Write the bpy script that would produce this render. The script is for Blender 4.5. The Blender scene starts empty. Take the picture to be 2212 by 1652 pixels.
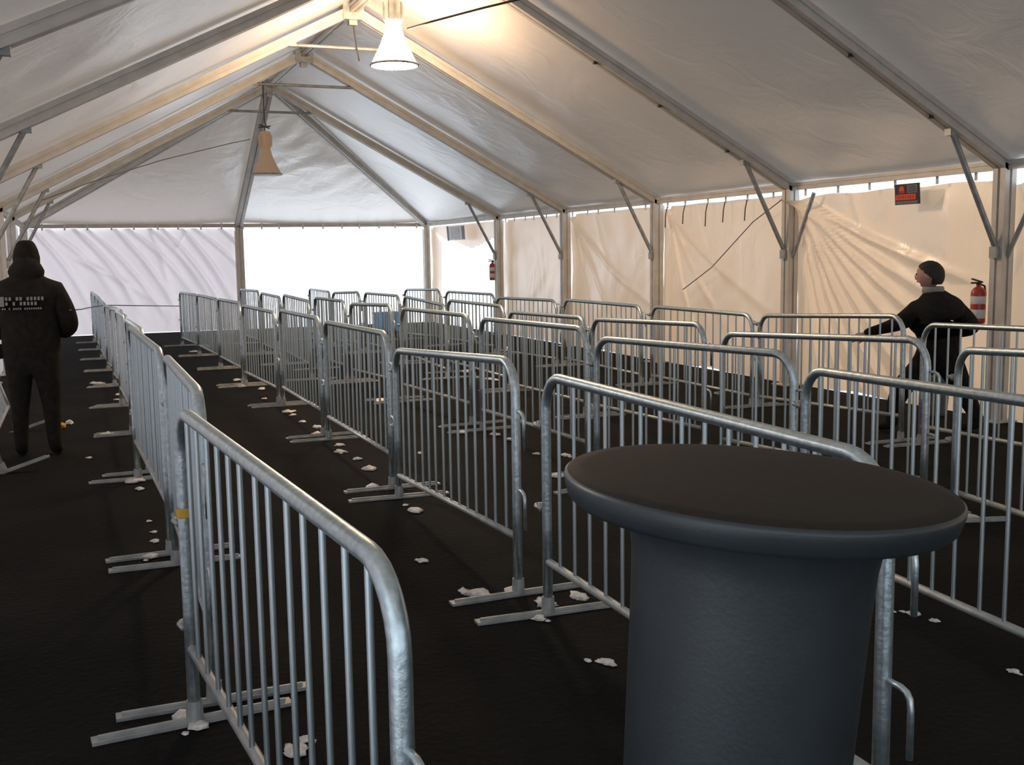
import bpy, bmesh, math, random
from mathutils import Vector, Matrix, noise
random.seed(7)
S = bpy.context.scene
COL = S.collection
PI = math.pi

# ------------------------------------------------------------------ camera
FPX, YAW, PIT, ROL, HCAM = 2303.7, 0.3842, 0.1199, 0.0156, 1.5625
CXP, CYP = 1106.0, 826.0
Fv = Vector((math.sin(YAW)*math.cos(PIT), math.cos(YAW)*math.cos(PIT), -math.sin(PIT)))
R0 = Vector((math.cos(YAW), -math.sin(YAW), 0))
D0 = Fv.cross(R0)
Rv = R0*math.cos(ROL) + D0*math.sin(ROL)
Dv = -R0*math.sin(ROL) + D0*math.cos(ROL)
cam_d = bpy.data.cameras.new('camera')
cam = bpy.data.objects.new('camera', cam_d)
COL.objects.link(cam)
cam_d.sensor_width = 36.0
cam_d.lens = FPX/2212*36.0
cam_d.clip_end = 300
Up = -Dv; Bk = -Fv
cam.matrix_world = Matrix(((Rv.x, Up.x, Bk.x, 0), (Rv.y, Up.y, Bk.y, 0), (Rv.z, Up.z, Bk.z, HCAM), (0, 0, 0, 1)))
S.camera = cam
HD = Vector((math.sin(YAW), math.cos(YAW), 0))

def at(u, v, D):
    """point seen at (u, v) of the photograph, D metres ahead over the ground"""
    d = Fv + Rv*((u-CXP)/FPX) + Dv*((v-CYP)/FPX)
    return Vector((0, 0, HCAM)) + d*(D/d.dot(HD))
def ongrd(u, v, z=0.0):
    d = Fv + Rv*((u-CXP)/FPX) + Dv*((v-CYP)/FPX)
    return Vector((0, 0, HCAM)) + d*((z-HCAM)/d.z)

# ------------------------------------------------------------------ light
S.view_settings.view_transform = 'Standard'
S.view_settings.look = 'None'
S.view_settings.gamma = 1.0
S.view_settings.use_curve_mapping = False
S.view_settings.exposure = 0.0
W = bpy.data.worlds.new('overcast_sky'); S.world = W
W.use_nodes = True
bg = W.node_tree.nodes['Background']
bg.inputs[0].default_value = (0.80, 0.90, 1.0, 1)
bg.inputs[1].default_value = 1.7
sd = bpy.data.lights.new('sun', 'SUN'); sd.energy = 8.5; sd.angle = math.radians(10); sd.color = (1, 0.97, 0.93)
sun = bpy.data.objects.new('sun', sd); COL.objects.link(sun)
sun.rotation_euler = Vector((-0.50, 0.85, 0.33)).to_track_quat('Z', 'Y').to_euler()

# ------------------------------------------------------------------ materials
def mat(name, col, rough=0.6, metal=0.0, nscale=None, ncol=None, bump=0.0, bscale=40, spec=None, lo=0.4, hi=0.65):
    m = bpy.data.materials.new(name); m.use_nodes = True
    nt = m.node_tree; b = nt.nodes['Principled BSDF']
    b.inputs['Base Color'].default_value = (*col, 1)
    b.inputs['Roughness'].default_value = rough
    b.inputs['Metallic'].default_value = metal
    if spec is not None: b.inputs['Specular IOR Level'].default_value = spec
    tc = nt.nodes.new('ShaderNodeTexCoord')
    if nscale:
        n = nt.nodes.new('ShaderNodeTexNoise'); n.inputs['Scale'].default_value = nscale; n.inputs['Detail'].default_value = 5
        nt.links.new(tc.outputs['Object'], n.inputs['Vector'])
        r = nt.nodes.new('ShaderNodeValToRGB')
        r.color_ramp.elements[0].position = lo; r.color_ramp.elements[0].color = (*col, 1)
        r.color_ramp.elements[1].position = hi; r.color_ramp.elements[1].color = (*(ncol or col), 1)
        nt.links.new(n.outputs['Fac'], r.inputs['Fac']); nt.links.new(r.outputs['Color'], b.inputs['Base Color'])
    if bump:
        n2 = nt.nodes.new('ShaderNodeTexNoise'); n2.inputs['Scale'].default_value = bscale; n2.inputs['Detail'].default_value = 4
        nt.links.new(tc.outputs['Object'], n2.inputs['Vector'])
        bp = nt.nodes.new('ShaderNodeBump'); bp.inputs['Strength'].default_value = bump; bp.inputs['Distance'].default_value = 0.02
        nt.links.new(n2.outputs['Fac'], bp.inputs['Height']); nt.links.new(bp.outputs['Normal'], b.inputs['Normal'])
    return m

def canvas_mat(name, col, trans, tcol, gloss=0.12, bump=0.12):
    """vinyl tent canvas: reflects inside light, lets some daylight through"""
    m = bpy.data.materials.new(name); m.use_nodes = True
    nt = m.node_tree; nt.nodes.clear()
    o = nt.nodes.new('ShaderNodeOutputMaterial')
    d = nt.nodes.new('ShaderNodeBsdfDiffuse'); d.inputs[0].default_value = (*col, 1)
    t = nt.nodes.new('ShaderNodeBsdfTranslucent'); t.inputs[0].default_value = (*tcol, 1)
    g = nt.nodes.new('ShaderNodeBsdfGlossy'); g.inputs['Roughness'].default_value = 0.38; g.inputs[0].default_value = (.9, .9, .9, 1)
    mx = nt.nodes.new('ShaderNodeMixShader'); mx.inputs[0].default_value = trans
    m2 = nt.nodes.new('ShaderNodeMixShader')
    fr = nt.nodes.new('ShaderNodeFresnel'); fr.inputs[0].default_value = 1.35
    ml = nt.nodes.new('ShaderNodeMath'); ml.operation = 'MULTIPLY'; ml.inputs[1].default_value = gloss*4
    tc = nt.nodes.new('ShaderNodeTexCoord')
    mp = nt.nodes.new('ShaderNodeMapping'); mp.inputs['Scale'].default_value = (1, 1, 0.5)
    n = nt.nodes.new('ShaderNodeTexNoise'); n.inputs['Scale'].default_value = 2.2; n.inputs['Detail'].default_value = 6; n.inputs['Distortion'].default_value = 1.2
    bp = nt.nodes.new('ShaderNodeBump'); bp.inputs['Strength'].default_value = bump; bp.inputs['Distance'].default_value = 0.15
    L = nt.links.new
    L(tc.outputs['Object'], mp.inputs[0]); L(mp.outputs[0], n.inputs['Vector']); L(n.outputs['Fac'], bp.inputs['Height'])
    for k in (d, t, g): L(bp.outputs[0], k.inputs['Normal'])
    L(fr.outputs[0], ml.inputs[0]); L(ml.outputs[0], m2.inputs[0])
    L(d.outputs[0], mx.inputs[1]); L(t.outputs[0], mx.inputs[2])
    L(mx.outputs[0], m2.inputs[1]); L(g.outputs[0], m2.inputs[2]); L(m2.outputs[0], o.inputs[0])
    return m

M = {}
M['roof'] = canvas_mat('roof_canvas', (0.68, 0.60, 0.53), 0.15, (0.66, 0.60, 0.54))
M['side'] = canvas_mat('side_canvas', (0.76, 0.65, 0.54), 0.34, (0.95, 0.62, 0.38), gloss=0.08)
M['back'] = canvas_mat('back_canvas', (0.72, 0.69, 0.71), 0.17, (0.72, 0.68, 0.74), gloss=0.06)
M['thin'] = canvas_mat('sun_glare_back_canvas', (0.78, 0.78, 0.80), 0.50, (0.86, 0.92, 1.0), gloss=0.06)  # brighter copy of the back canvas; sun glare put into colour and translucency
M['alu'] = mat('weathered_aluminium', (0.52, 0.49, 0.45), 0.5, 0.3, 6, (0.60, 0.565, 0.52))
M['galv'] = mat('galvanised_steel', (0.42, 0.485, 0.51), 0.38, 0.90, 45, (0.62, 0.70, 0.74), bump=0.08, bscale=60, lo=0.35, hi=0.75)
M['galvd'] = mat('dull_galvanised_steel', (0.30, 0.31, 0.31), 0.5, 0.5, 12, (0.42, 0.43, 0.42))
M['floor'] = mat('dark_asphalt', (0.0058, 0.0058, 0.0055), 0.9, 0, 1.3, (0.0105, 0.0102, 0.0095), bump=0.5, bscale=30, spec=0.08)
M['snow'] = mat('snow', (0.82, 0.86, 0.90), 0.7, 0, 5, (0.74, 0.78, 0.84), bump=0.3, bscale=8)
M['dsnow'] = mat('trodden_snow', (0.55, 0.52, 0.50), 0.6, 0, 30, (0.80, 0.78, 0.76), bump=0.6, bscale=50)
M['bin'] = mat('dark_grey_plastic', (0.018, 0.022, 0.025), 0.45, 0, 8, (0.021, 0.026, 0.030), bump=0.05, bscale=120)
M['lid'] = mat('brown_black_top', (0.018, 0.0145, 0.011), 0.75, 0, 60, (0.022, 0.018, 0.014), spec=0.2)
M['cloth'] = mat('black_cloth', (0.022, 0.019, 0.016), 0.9, 0, 20, (0.03, 0.026, 0.022), bump=0.4, bscale=25, spec=0.1)
M['cloth2'] = mat('charcoal_cloth', (0.016, 0.014, 0.013), 0.9, 0, 20, (0.022, 0.019, 0.018), bump=0.4, bscale=25, spec=0.1)
M['pants'] = mat('dark_trouser_cloth', (0.014, 0.015, 0.018), 0.9, spec=0.1)
M['skin'] = mat('skin', (0.50, 0.26, 0.19), 0.6, 0, 30, (0.55, 0.30, 0.22))
M['hair'] = mat('dark_hair', (0.015, 0.011, 0.009), 0.7, 0, 80, (0.03, 0.022, 0.018))
M['print'] = mat('pale_print', (0.33, 0.33, 0.31), 0.8)
M['black'] = mat('black_plastic', (0.02, 0.02, 0.022), 0.5)
M['red'] = mat('red_paint', (0.42, 0.03, 0.025), 0.35, 0, 10, (0.48, 0.04, 0.03))
M['orange'] = mat('orange_red_print', (0.80, 0.09, 0.025), 0.6)
M['grey'] = mat('grey_print', (0.17, 0.16, 0.16), 0.6)
M['white'] = mat('white_plastic', (0.72, 0.70, 0.68), 0.5, 0, 12, (0.66, 0.64, 0.62))
M['yellow'] = mat('yellow_tape', (0.55, 0.33, 0.03), 0.6)
M['glove'] = mat('yellow_glove_leather', (0.70, 0.36, 0.08), 0.8, 0, 30, (0.6, 0.28, 0.05))
M['blue'] = mat('bright_blue_plastic', (0.04, 0.32, 0.72), 0.5, 0, 8, (0.05, 0.36, 0.78))
M['tub'] = mat('grey_tub_plastic', (0.22, 0.22, 0.19), 0.6, 0, 8, (0.26, 0.25, 0.22))
M['shade'] = canvas_mat('unlit_lamp_shade', (0.80, 0.66, 0.52), 0.55, (0.95, 0.78, 0.60), gloss=0.1, bump=0.0)
M['wire'] = mat('cable_rubber', (0.06, 0.05, 0.045), 0.6)
M['tan'] = mat('tan_cable', (0.30, 0.24, 0.16), 0.7)
M['rope'] = mat('grey_rope', (0.13, 0.12, 0.13), 0.8)
def emit(name, col, s):
    m = bpy.data.materials.new(name); m.use_nodes = True; nt = m.node_tree; nt.nodes.clear()
    e = nt.nodes.new('ShaderNodeEmission'); e.inputs[0].default_value = (*col, 1); e.inputs[1].default_value = s
    o = nt.nodes.new('ShaderNodeOutputMaterial'); nt.links.new(e.outputs[0], o.inputs[0]); return m
M['lit'] = emit('lit_lamp_glass', (1.0, 0.72, 0.46), 170.0)

# ------------------------------------------------------------------ helpers
def link(name, me, m=None, parent=None, loc=None):
    o = bpy.data.objects.new(name, me); COL.objects.link(o)
    if m is not None and me is not None and not me.materials: me.materials.append(m)
    if parent: o.parent = parent
    if loc is not None: o.location = loc
    return o
def tag(o, label=None, cat=None, group=None, kind=None):
    if label: o['label'] = label
    if cat: o['category'] = cat
    if group: o['group'] = group
    if kind: o['kind'] = kind
    return o
def empty(name, loc=(0, 0, 0), rz=0.0):
    o = bpy.data.objects.new(name, None); COL.objects.link(o); o.location = loc; o.rotation_euler = (0, 0, rz)
    o.empty_display_size = 0.1
    return o
def tomesh(bm, name='mesh', smooth=False):
    bmesh.ops.recalc_face_normals(bm, faces=bm.faces)
    me = bpy.data.meshes.new(name); bm.to_mesh(me); bm.free()
    if smooth:
        for p in me.polygons: p.use_smooth = True
    return me
def frame_of(d):
    d = d.normalized(); a = Vector((0, 0, 1)) if abs(d.z) < 0.9 else Vector((1, 0, 0))
    x = d.cross(a).normalized(); y = x.cross(d).normalized(); return x, y
def tube(bm, pts, r, n=10, caps=True, prof=None):
    """sweep a circle (or profile list) along pts; r number or list"""
    pts = [Vector(p) for p in pts]; rings = []
    x = None
    for i, p in enumerate(pts):
        if i == 0: d = pts[1]-pts[0]
        elif i == len(pts)-1: d = pts[-1]-pts[-2]
        else: d = (pts[i+1]-p).normalized() + (p-pts[i-1]).normalized()
        d.normalize()
        if x is None: x, y = frame_of(d)
        else:
            x = (x - d*x.dot(d)).normalized(); y = x.cross(d).normalized()
        rr = r[i] if isinstance(r, (list, tuple)) else r
        if prof: ring = [bm.verts.new(p + x*a*rr + y*b*rr) for a, b in prof]
        else: ring = [bm.verts.new(p + (x*math.cos(2*PI*k/n) + y*math.sin(2*PI*k/n))*rr) for k in range(n)]
        rings.append(ring)
    for a, b in zip(rings, rings[1:]):
        for k in range(len(a)):
            bm.faces.new((a[k], a[(k+1) % len(a)], b[(k+1) % len(a)], b[k]))
    if caps:
        bm.faces.new(rings[0]); bm.faces.new(rings[-1][::-1])
def box(bm, c, s, rot=None):
    m = Matrix.Translation(Vector(c)) @ (rot.to_4x4() if rot else Matrix.Identity(4)) @ Matrix.Diagonal((s[0], s[1], s[2], 1))
    return bmesh.ops.create_cube(bm, size=1.0, matrix=m)['verts']
def lathe(bm, prof, n=48, c=(0, 0, 0)):
    rings = []
    for r, z in prof:
        rings.append([bm.verts.new((c[0]+r*math.cos(2*PI*k/n), c[1]+r*math.sin(2*PI*k/n), c[2]+z)) for k in range(n)])
    for a, b in zip(rings, rings[1:]):
        for k in range(n): bm.faces.new((a[k], a[(k+1) % n], b[(k+1) % n], b[k]))
    return rings
def beam(bm, a, b, w, h, groove=True):
    """extruded aluminium profile from a to b, w wide, h deep, with a rail groove on each side"""
    a = Vector(a); b = Vector(b); d = (b-a).normalized()
    side = d.cross(Vector((0, 0, 1)))
    if side.length < 0.01: side = Vector((1, 0, 0))
    side.normalize(); up = side.cross(d).normalized()
    W2, H2, g = w/2, h/2, min(w, h)*0.10
    if groove:
        pr = [(-W2, -H2), (-g, -H2), (-g, -H2+g), (g, -H2+g), (g, -H2), (W2, -H2), (W2, -g), (W2-g, -g), (W2-g, g), (W2, g), (W2, H2), (-W2, H2), (-W2, g), (-W2+g, g), (-W2+g, -g), (-W2, -g)]
    else: pr = [(-W2, -H2), (W2, -H2), (W2, H2), (-W2, H2)]
    r = [[bm.verts.new(p + side*x + up*y) for x, y in pr] for p in (a, b)]
    for k in range(len(pr)):
        bm.faces.new((r[0][k], r[0][(k+1) % len(pr)], r[1][(k+1) % len(pr)], r[1][k]))
    bm.faces.new(r[0][::-1]); bm.faces.new(r[1])

# ------------------------------------------------------------------ tent dimensions
XR, XL, YE, HE, HA, HW, BAY = 7.60, -0.95, 24.0, 2.27, 4.56, 4.62, 3.05
XM = (XR+XL)/2
FY = [YE-HW-BAY*k for k in range(8)]                 # 19.38 ... -1.97
HEL = [HE+.0, HE+.01, HE+.11, HE+.18, HE+.32, HE+.42, HE+.42, HE+.42]
YN = FY[-1]-1.6

# floor and snow outside
bm = bmesh.new()
nx, ny = 40, 80
x0, x1, y0, y1 = XL-0.15, XR+0.12, YN, YE+0.1
vs = [[bm.verts.new((x0+(x1-x0)*i/nx, y0+(y1-y0)*j/ny, 0.006*noise.noise(Vector((i*.5, j*.6, 3))) if 0 < i < nx and 0 < j < ny else 0)) for i in range(nx+1)] for j in range(ny+1)]
for j in range(ny):
    for i in range(nx): bm.faces.new((vs[j][i], vs[j][i+1], vs[j+1][i+1], vs[j+1][i]))
fl = link('floor', tomesh(bm, 'floor', True), M['floor']); tag(fl, 'black asphalt ground inside the tent', kind='structure')
bm = bmesh.new()
vs = [[bm.verts.new((-60+120*i/60, -50+120*j/60, -0.06+0.03*noise.noise(Vector((i*.7, j*.7, 1))))) for i in range(61)] for j in range(61)]
for j in range(60):
    for i in range(60): bm.faces.new((vs[j][i], vs[j][i+1], vs[j+1][i+1], vs[j+1][i]))
sn = link('ground_outside', tomesh(bm, 'snow', True), M['snow']); tag(sn, 'bright snow-covered ground outside the tent opening', kind='structure')

# roof canvas -----------------------------------------------------------
ceil = empty('ceiling', (0, 0, HE)); tag(ceil, 'white peaked vinyl roof canvas', kind='structure')
def panel(A, B, Cc, Dd, n, m_, sag, seed, wr, name='canvas_panel', mt='roof', parent=None, off=None):
    """cloth quad A-B (first edge) to D-C, sagging between edges, with tension wrinkles"""
    bm = bmesh.new(); A, B, Cc, Dd = map(Vector, (A, B, Cc, Dd))
    nrm = (B-A).cross(Dd-A)
    if nrm.length < 1e-6: nrm = (Cc-B).cross(Dd-B)
    nrm.normalize()
    if nrm.z < 0: nrm = -nrm
    g = []
    for j in range(m_+1):
        row = []
        t = j/m_
        for i in range(n+1):
            s = i/n
            p = (A*(1-s)+B*s)*(1-t) + (Dd*(1-s)+Cc*s)*t
            e = math.sin(PI*s)
            k = -sag*e*math.sin(PI*min(1, max(0, t*1.0)))**.5 if 0 < t < 1 else 0
            if wr:
                w = noise.noise(Vector((s*2.2+t*9+seed, t*2.0-s*3, seed*3.1)))
                k += wr*e*w*(.35+.65*math.exp(-((t-.78)/.25)**2))
            row.append(bm.verts.new(p + nrm*k))
        g.append(row)
    for j in range(m_):
        for i in range(n):
            f = [g[j][i], g[j][i+1], g[j+1][i+1], g[j+1][i]]
            bm.faces.new(f)
    bmesh.ops.remove_doubles(bm, verts=bm.verts, dist=1e-5)
    o = link(name, tomesh(bm, name, True), M[mt], parent or ceil)
    o.matrix_parent_inverse = Matrix.Translation(-(parent or ceil).location)
    return o
RT = 0.12      # canvas lies this much above the rafter axis
ys = FY + [YN]
hel = HEL + [HEL[-1]]
for k in range(len(ys)-1):
    a, b = ys[k], ys[k+1]
    panel((XM, a, HA+RT), (XM, b, HA+RT), (XR+.08, b, HE+.032), (XR+.08, a, HE+.032), 26, 60, 0.05, k+1, 0.035)
    panel((XM, a, HA+RT), (XM, b, HA+RT), (XL-.08, b, hel[k+1]+.032), (XL-.08, a, hel[k]+.032), 26, 60, 0.05, k+21, 0.03)
AP = Vector((XM, FY[0], HA+RT))
def hip(Bp, Cp, seed, wr):
    bm = bmesh.new(); Bp = Vector(Bp); Cp = Vector(Cp); n = 60
    nr = (Bp-AP).cross(Cp-AP).normalized()
    if nr.z < 0: nr = -nr
    rows = []
    for j in range(n+1):
        t = j/n; row = []
        for i in range(41):
            s = i/40; p = AP*(1-t) + (Bp*(1-s)+Cp*s)*t
            e = math.sin(PI*s)*min(1, t*2)*(1 if j < n else 0)
            # tension wrinkles running into the rafters
            ss = (1-s)
            k = -0.04*e + wr*e*noise.noise(Vector((s*2+seed, t*16-ss*4, seed)))*math.exp(-((t-.45)/.25)**2)*(0.3+1.2*s*(seed > 50)+0.2)
            row.append(bm.verts.new(p+nr*k))
        rows.append(row)
    for j in range(n):
        for i in range(40): bm.faces.new((rows[j][i], rows[j][i+1], rows[j+1][i+1], rows[j+1][i]))
    bmesh.ops.remove_doubles(bm, verts=bm.verts, dist=1e-5)
    o = link('canvas_panel', tomesh(bm, 'hip', True), M['roof'], ceil); o.matrix_parent_inverse = Matrix.Translation(-ceil.location)
ev = HE+.032
hip((XR+.08, FY[0], ev), (XR+.08, YE+.08, ev), 41, .02)
hip((XM, YE+.08, ev), (XR+.08, YE+.08, ev), 61, .05)
hip((XL-.08, YE+.08, ev), (XM, YE+.08, ev), 43, .01)
hip((XL-.08, YE+.08, ev), (XL-.08, FY[0], ev), 44, .02)
# valance hanging outside the eaves
# tent frames -------------------------------------------------------------
RW, RH, PW = 0.135, 0.115, 0.135
fl_names = ['where the sloping tent end begins', 'second from the far tent end', 'third from the far tent end',
            'carrying the right post beside the warm-lit canvas', 'with the fire extinguisher hanging on its right post',
            'over the round-topped bin', 'above the tent entrance side', 'next to the tent entrance']
def plate(bm, x, y, s=.26): box(bm, (x, y, .008), (s, s, .014))
for k, y in enumerate(FY):
    el = HEL[k]
    root = empty('tent_arch', (XM, y, 0)); off = Matrix.Translation((-XM, -y, 0))
    tag(root, 'aluminium tent arch with knee braces, ' + fl_names[k], 'tent arch', 'tent arches along the roof')
    def part(nm, fn, mt='alu', label=None):
        bm = bmesh.new(); fn(bm); o = link(nm, tomesh(bm, nm), M[mt], root); o.matrix_parent_inverse = off
        if label: o['label'] = label
    part('rafter', lambda bm: beam(bm, (XM, y, HA), (XR, y, HE), RW, RH))
    part('rafter', lambda bm: beam(bm, (XM, y, HA), (XL, y, el), RW, RH))
    part('post', lambda bm: (beam(bm, (XR, y, HE+.03), (XR, y, 0.012), PW, PW), plate(bm, XR, y)))
    part('post', lambda bm: (beam(bm, (XL, y, el+.03), (XL, y, 0.012), PW, PW), plate(bm, XL, y)))
    def brace(bm, xe, ze, s):
        sl = (HA-ze)/abs(XM-xe); q = 0.62
        a = Vector((xe-s*q, y, ze+sl*q-RH*.45)); b = Vector((xe-s*PW*.4, y, ze-.76))
        tube(bm, [a, b], .026, 10)
        box(bm, a, (.09, .07, .09)); box(bm, b+Vector((-s*.02, 0, 0)), (.07, .08, .10))
    part('knee_brace', lambda bm: brace(bm, XR, HE, 1), 'galvd')
    part('knee_brace', lambda bm: brace(bm, XL, el, -1), 'galvd')
    if k in (3, 4):
        part('wall_brace', lambda bm: tube(bm, [(XR, y-.42, HE-.09), (XR, y-.06, HE-.80)], .022, 10), 'galvd')
    def tie(bm):
        q = .75; zz = HA-q*(HA-HE)/(XR-XM)-.05
        tube(bm, [(XM-q, y, zz), (XM+q, y, zz)], .022, 10)
        for s in (-1, 1): box(bm, (XM+s*q, y, zz+.02), (.09, .07, .08))
    part('cross_tie', tie, 'galvd')
    part('ridge_bracket', lambda bm: (box(bm, (XM, y, HA-.01), (.26, .17, .22)), box(bm, (XM, y, HA-.14), (.10, .10, .08))), 'galvd')
    if k in (3, 4):
        for q in (.42, .60, .80):
            px = XM+(XR-XM)*q; pz = HA+(HE-HA)*q-RH*.55
            part('bolt', lambda bm: bmesh.ops.create_cone(bm, cap_ends=True, segments=10, radius1=.028, radius2=.02, depth=.05, matrix=Matrix.Translation((px, y, pz))), 'black')
root = empty('tent_end_arch', (XM, YE, 0)); off = Matrix.Translation((-XM, -YE, 0))
tag(root, 'fan of three grey hip rafters with posts at the far tent end', 'tent arch')
for nm, fn in [('hip_rafter', lambda bm: beam(bm, (XM, FY[0], HA), (XR, YE, HE), .10, .12)),
               ('hip_rafter', lambda bm: beam(bm, (XM, FY[0], HA), (XM, YE, HE), .15, .17)),
               ('hip_rafter', lambda bm: beam(bm, (XM, FY[0], HA), (XL, YE, HE), .13, .14)),
               ('post', lambda bm: (beam(bm, (XR, YE, HE), (XR, YE, .012), .14, .14), plate(bm, XR, YE))),
               ('post', lambda bm: (beam(bm, (XM, YE-.02, HE), (XM, YE-.02, .012), .17, .15), plate(bm, XM, YE))),
               ('post', lambda bm: (beam(bm, (XL, YE, HE), (XL, YE, .012), .14, .14), plate(bm, XL, YE)))]:
    bm = bmesh.new(); fn(bm); o = link(nm, tomesh(bm, nm), M['alu'], root); o.matrix_parent_inverse = off
# ridge and eave beams: pieces of the setting
def trim(n, segs, label, w=.10, h=.10, mt='alu'):
    r = empty('trim_%d' % n, segs[0][0]); tag(r, label, kind='structure')
    for a, b in segs:
        bm = bmesh.new(); beam(bm, a, b, w, h); o = link('beam', tomesh(bm, 'beam'), M[mt], r)
        o.matrix_parent_inverse = Matrix.Translation(-r.location)
trim(1, [((XM, ys[k], HA+.01), (XM, ys[k+1], HA+.01)) for k in range(len(ys)-1)], 'ridge beams under the roof peak')
trim(2, [((XR, YE, HE), (XR, FY[0], HE))] + [((XR, ys[k], HE), (XR, ys[k+1], HE)) for k in range(len(ys)-1)], 'eave beams above the right canvas wall', .07, .08)
trim(3, [((XL, YE, HE), (XL, FY[0], HE))] + [((XL, ys[k], hel[k]), (XL, ys[k+1], hel[k+1])) for k in range(len(ys)-1)], 'eave beams above the left canvas wall', .07, .08)
trim(4, [((XL, YE, HE), (XM, YE, HE)), ((XM, YE, HE), (XR, YE, HE))], 'eave beams above the far canvas wall', .07, .08)

# canvas walls ------------------------------------------------------------
def cloth_wall(name, label, mt, P, nu, nv, u0, u1, fold, inn, hole=None, parent=None, top=None, bot=None):
    """P(u) gives the base point along the wall; inn = inward normal; fold(u,z) depth of folds; hole(u,z) True where open"""
    bm = bmesh.new(); g = {}
    for j in range(nv+1):
        for i in range(nu+1):
            u = u0+(u1-u0)*i/nu
            zt = top(u) if top else HE-.05; zb = bot(u) if bot else 0.012
            z = zb+(zt-zb)*j/nv
            p = P(u) + inn*fold(u, z); p.z = z
            g[i, j] = bm.verts.new(p)
    for j in range(nv):
        for i in range(nu):
            u = u0+(u1-u0)*(i+.5)/nu; z = HE*(j+.5)/nv
            if hole and hole(u, z): continue
            bm.faces.new((g[i, j], g[i+1, j], g[i+1, j+1], g[i, j+1]))
    for v in [v for v in bm.verts if not v.link_faces]: bm.verts.remove(v)
    o = link(name, tomesh(bm, name, True), M[mt], parent)
    if label: o['label'] = label
    return o
def creases(lst):
    """lst of (u_top, z_top, u_bot, z_bot, depth, width)"""
    def f(u, z):
        s = 0.0
        for (ua, za, ub, zb, dp, wd) in lst:
            dx, dz = ub-ua, zb-za; L2 = dx*dx+dz*dz
            t = ((u-ua)*dx+(z-za)*dz)/L2
            if -0.1 < t < 1.15:
                bend = 0.10*math.sin(PI*t)
                d = ((u-ua)*dz-(z-za)*dx)/math.sqrt(L2)+bend
                e = math.exp(-(d/(wd*(.5+.8*max(0, t))))**2)
                s += dp*e*max(0, min(1, 1.2-t))*min(1, max(0, (t+.1)*6))
        return s
    return f
# far wall: left half ordinary canvas, right half made more translucent to imitate sun glare
rng = random.Random(3)
cl = []
for uu in [0.15, 0.45, 0.95, 1.2, 1.75, 2.0, 2.45, 2.7, 3.1, 3.35, 3.9]:
    cl.append((XL+uu, HE-.05, XL+uu+rng.uniform(1.0, 1.5), HE-rng.uniform(1.5, 2.2), rng.uniform(.09, .15)*1.2, rng.uniform(.05, .075)))
cl.append((XL+2.45, HE-.05, XL+2.55+.25, .2, .07, .08))
cl.append((XL+1.0, HE-.7, XL+3.1, 0.15, .09, .09))
cl.append((XL+3.2, HE-.1, XL+2.5, 1.5, .035, .06))
f0 = creases(cl)
foldL = lambda u, z: f0(u, z) + .035*noise.noise(Vector((u*1.7, z*.8, 2)))+.012*noise.noise(Vector((u*6+z*2, z*2, 9)))
cr = [(XM+2.0, HE, XM+1.2, .7, .06, .07), (XM+2.0, HE, XM+1.6, .4, .05, .06), (XM+.9, HE, XM+1.5, .8, .05, .07), (XM+2.9, HE, XM+3.4, .5, .05, .08)]
f1 = creases(cr)
foldR = lambda u, z: f1(u, z) + .03*noise.noise(Vector((u*1.5, z*.8, 7)))
wb = empty('wall_back', (XM, YE, 0)); tag(wb, 'white canvas wall at the far tent end', kind='structure')
iv = Matrix.Translation(-wb.location)
o = cloth_wall('canvas_sheet', None, 'back', lambda u: Vector((u, YE+.10, 0)), 220, 90, XL, XM, foldL, Vector((0, -1, 0)), parent=wb); o.matrix_parent_inverse = iv
o = cloth_wall('canvas_sheet', 'white canvas sheet with sun glare put into its material', 'thin', lambda u: Vector((u, YE+.10, 0)), 160, 60, XM, XR, foldR, Vector((0, -1, 0)), parent=wb); o.matrix_parent_inverse = iv
for i in range(19):
    u = XL+.35+i*.44+rng.uniform(-.06, .06)
    bm = bmesh.new(); box(bm, (u, YE-.045, HE-.02), (.035, .01, .13)); box(bm, (u, YE-.02, HE+.045), (.03, .06, .01))
    o = link('tie_strap', tomesh(bm), M['white'], wb); o.matrix_parent_inverse = iv

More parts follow.
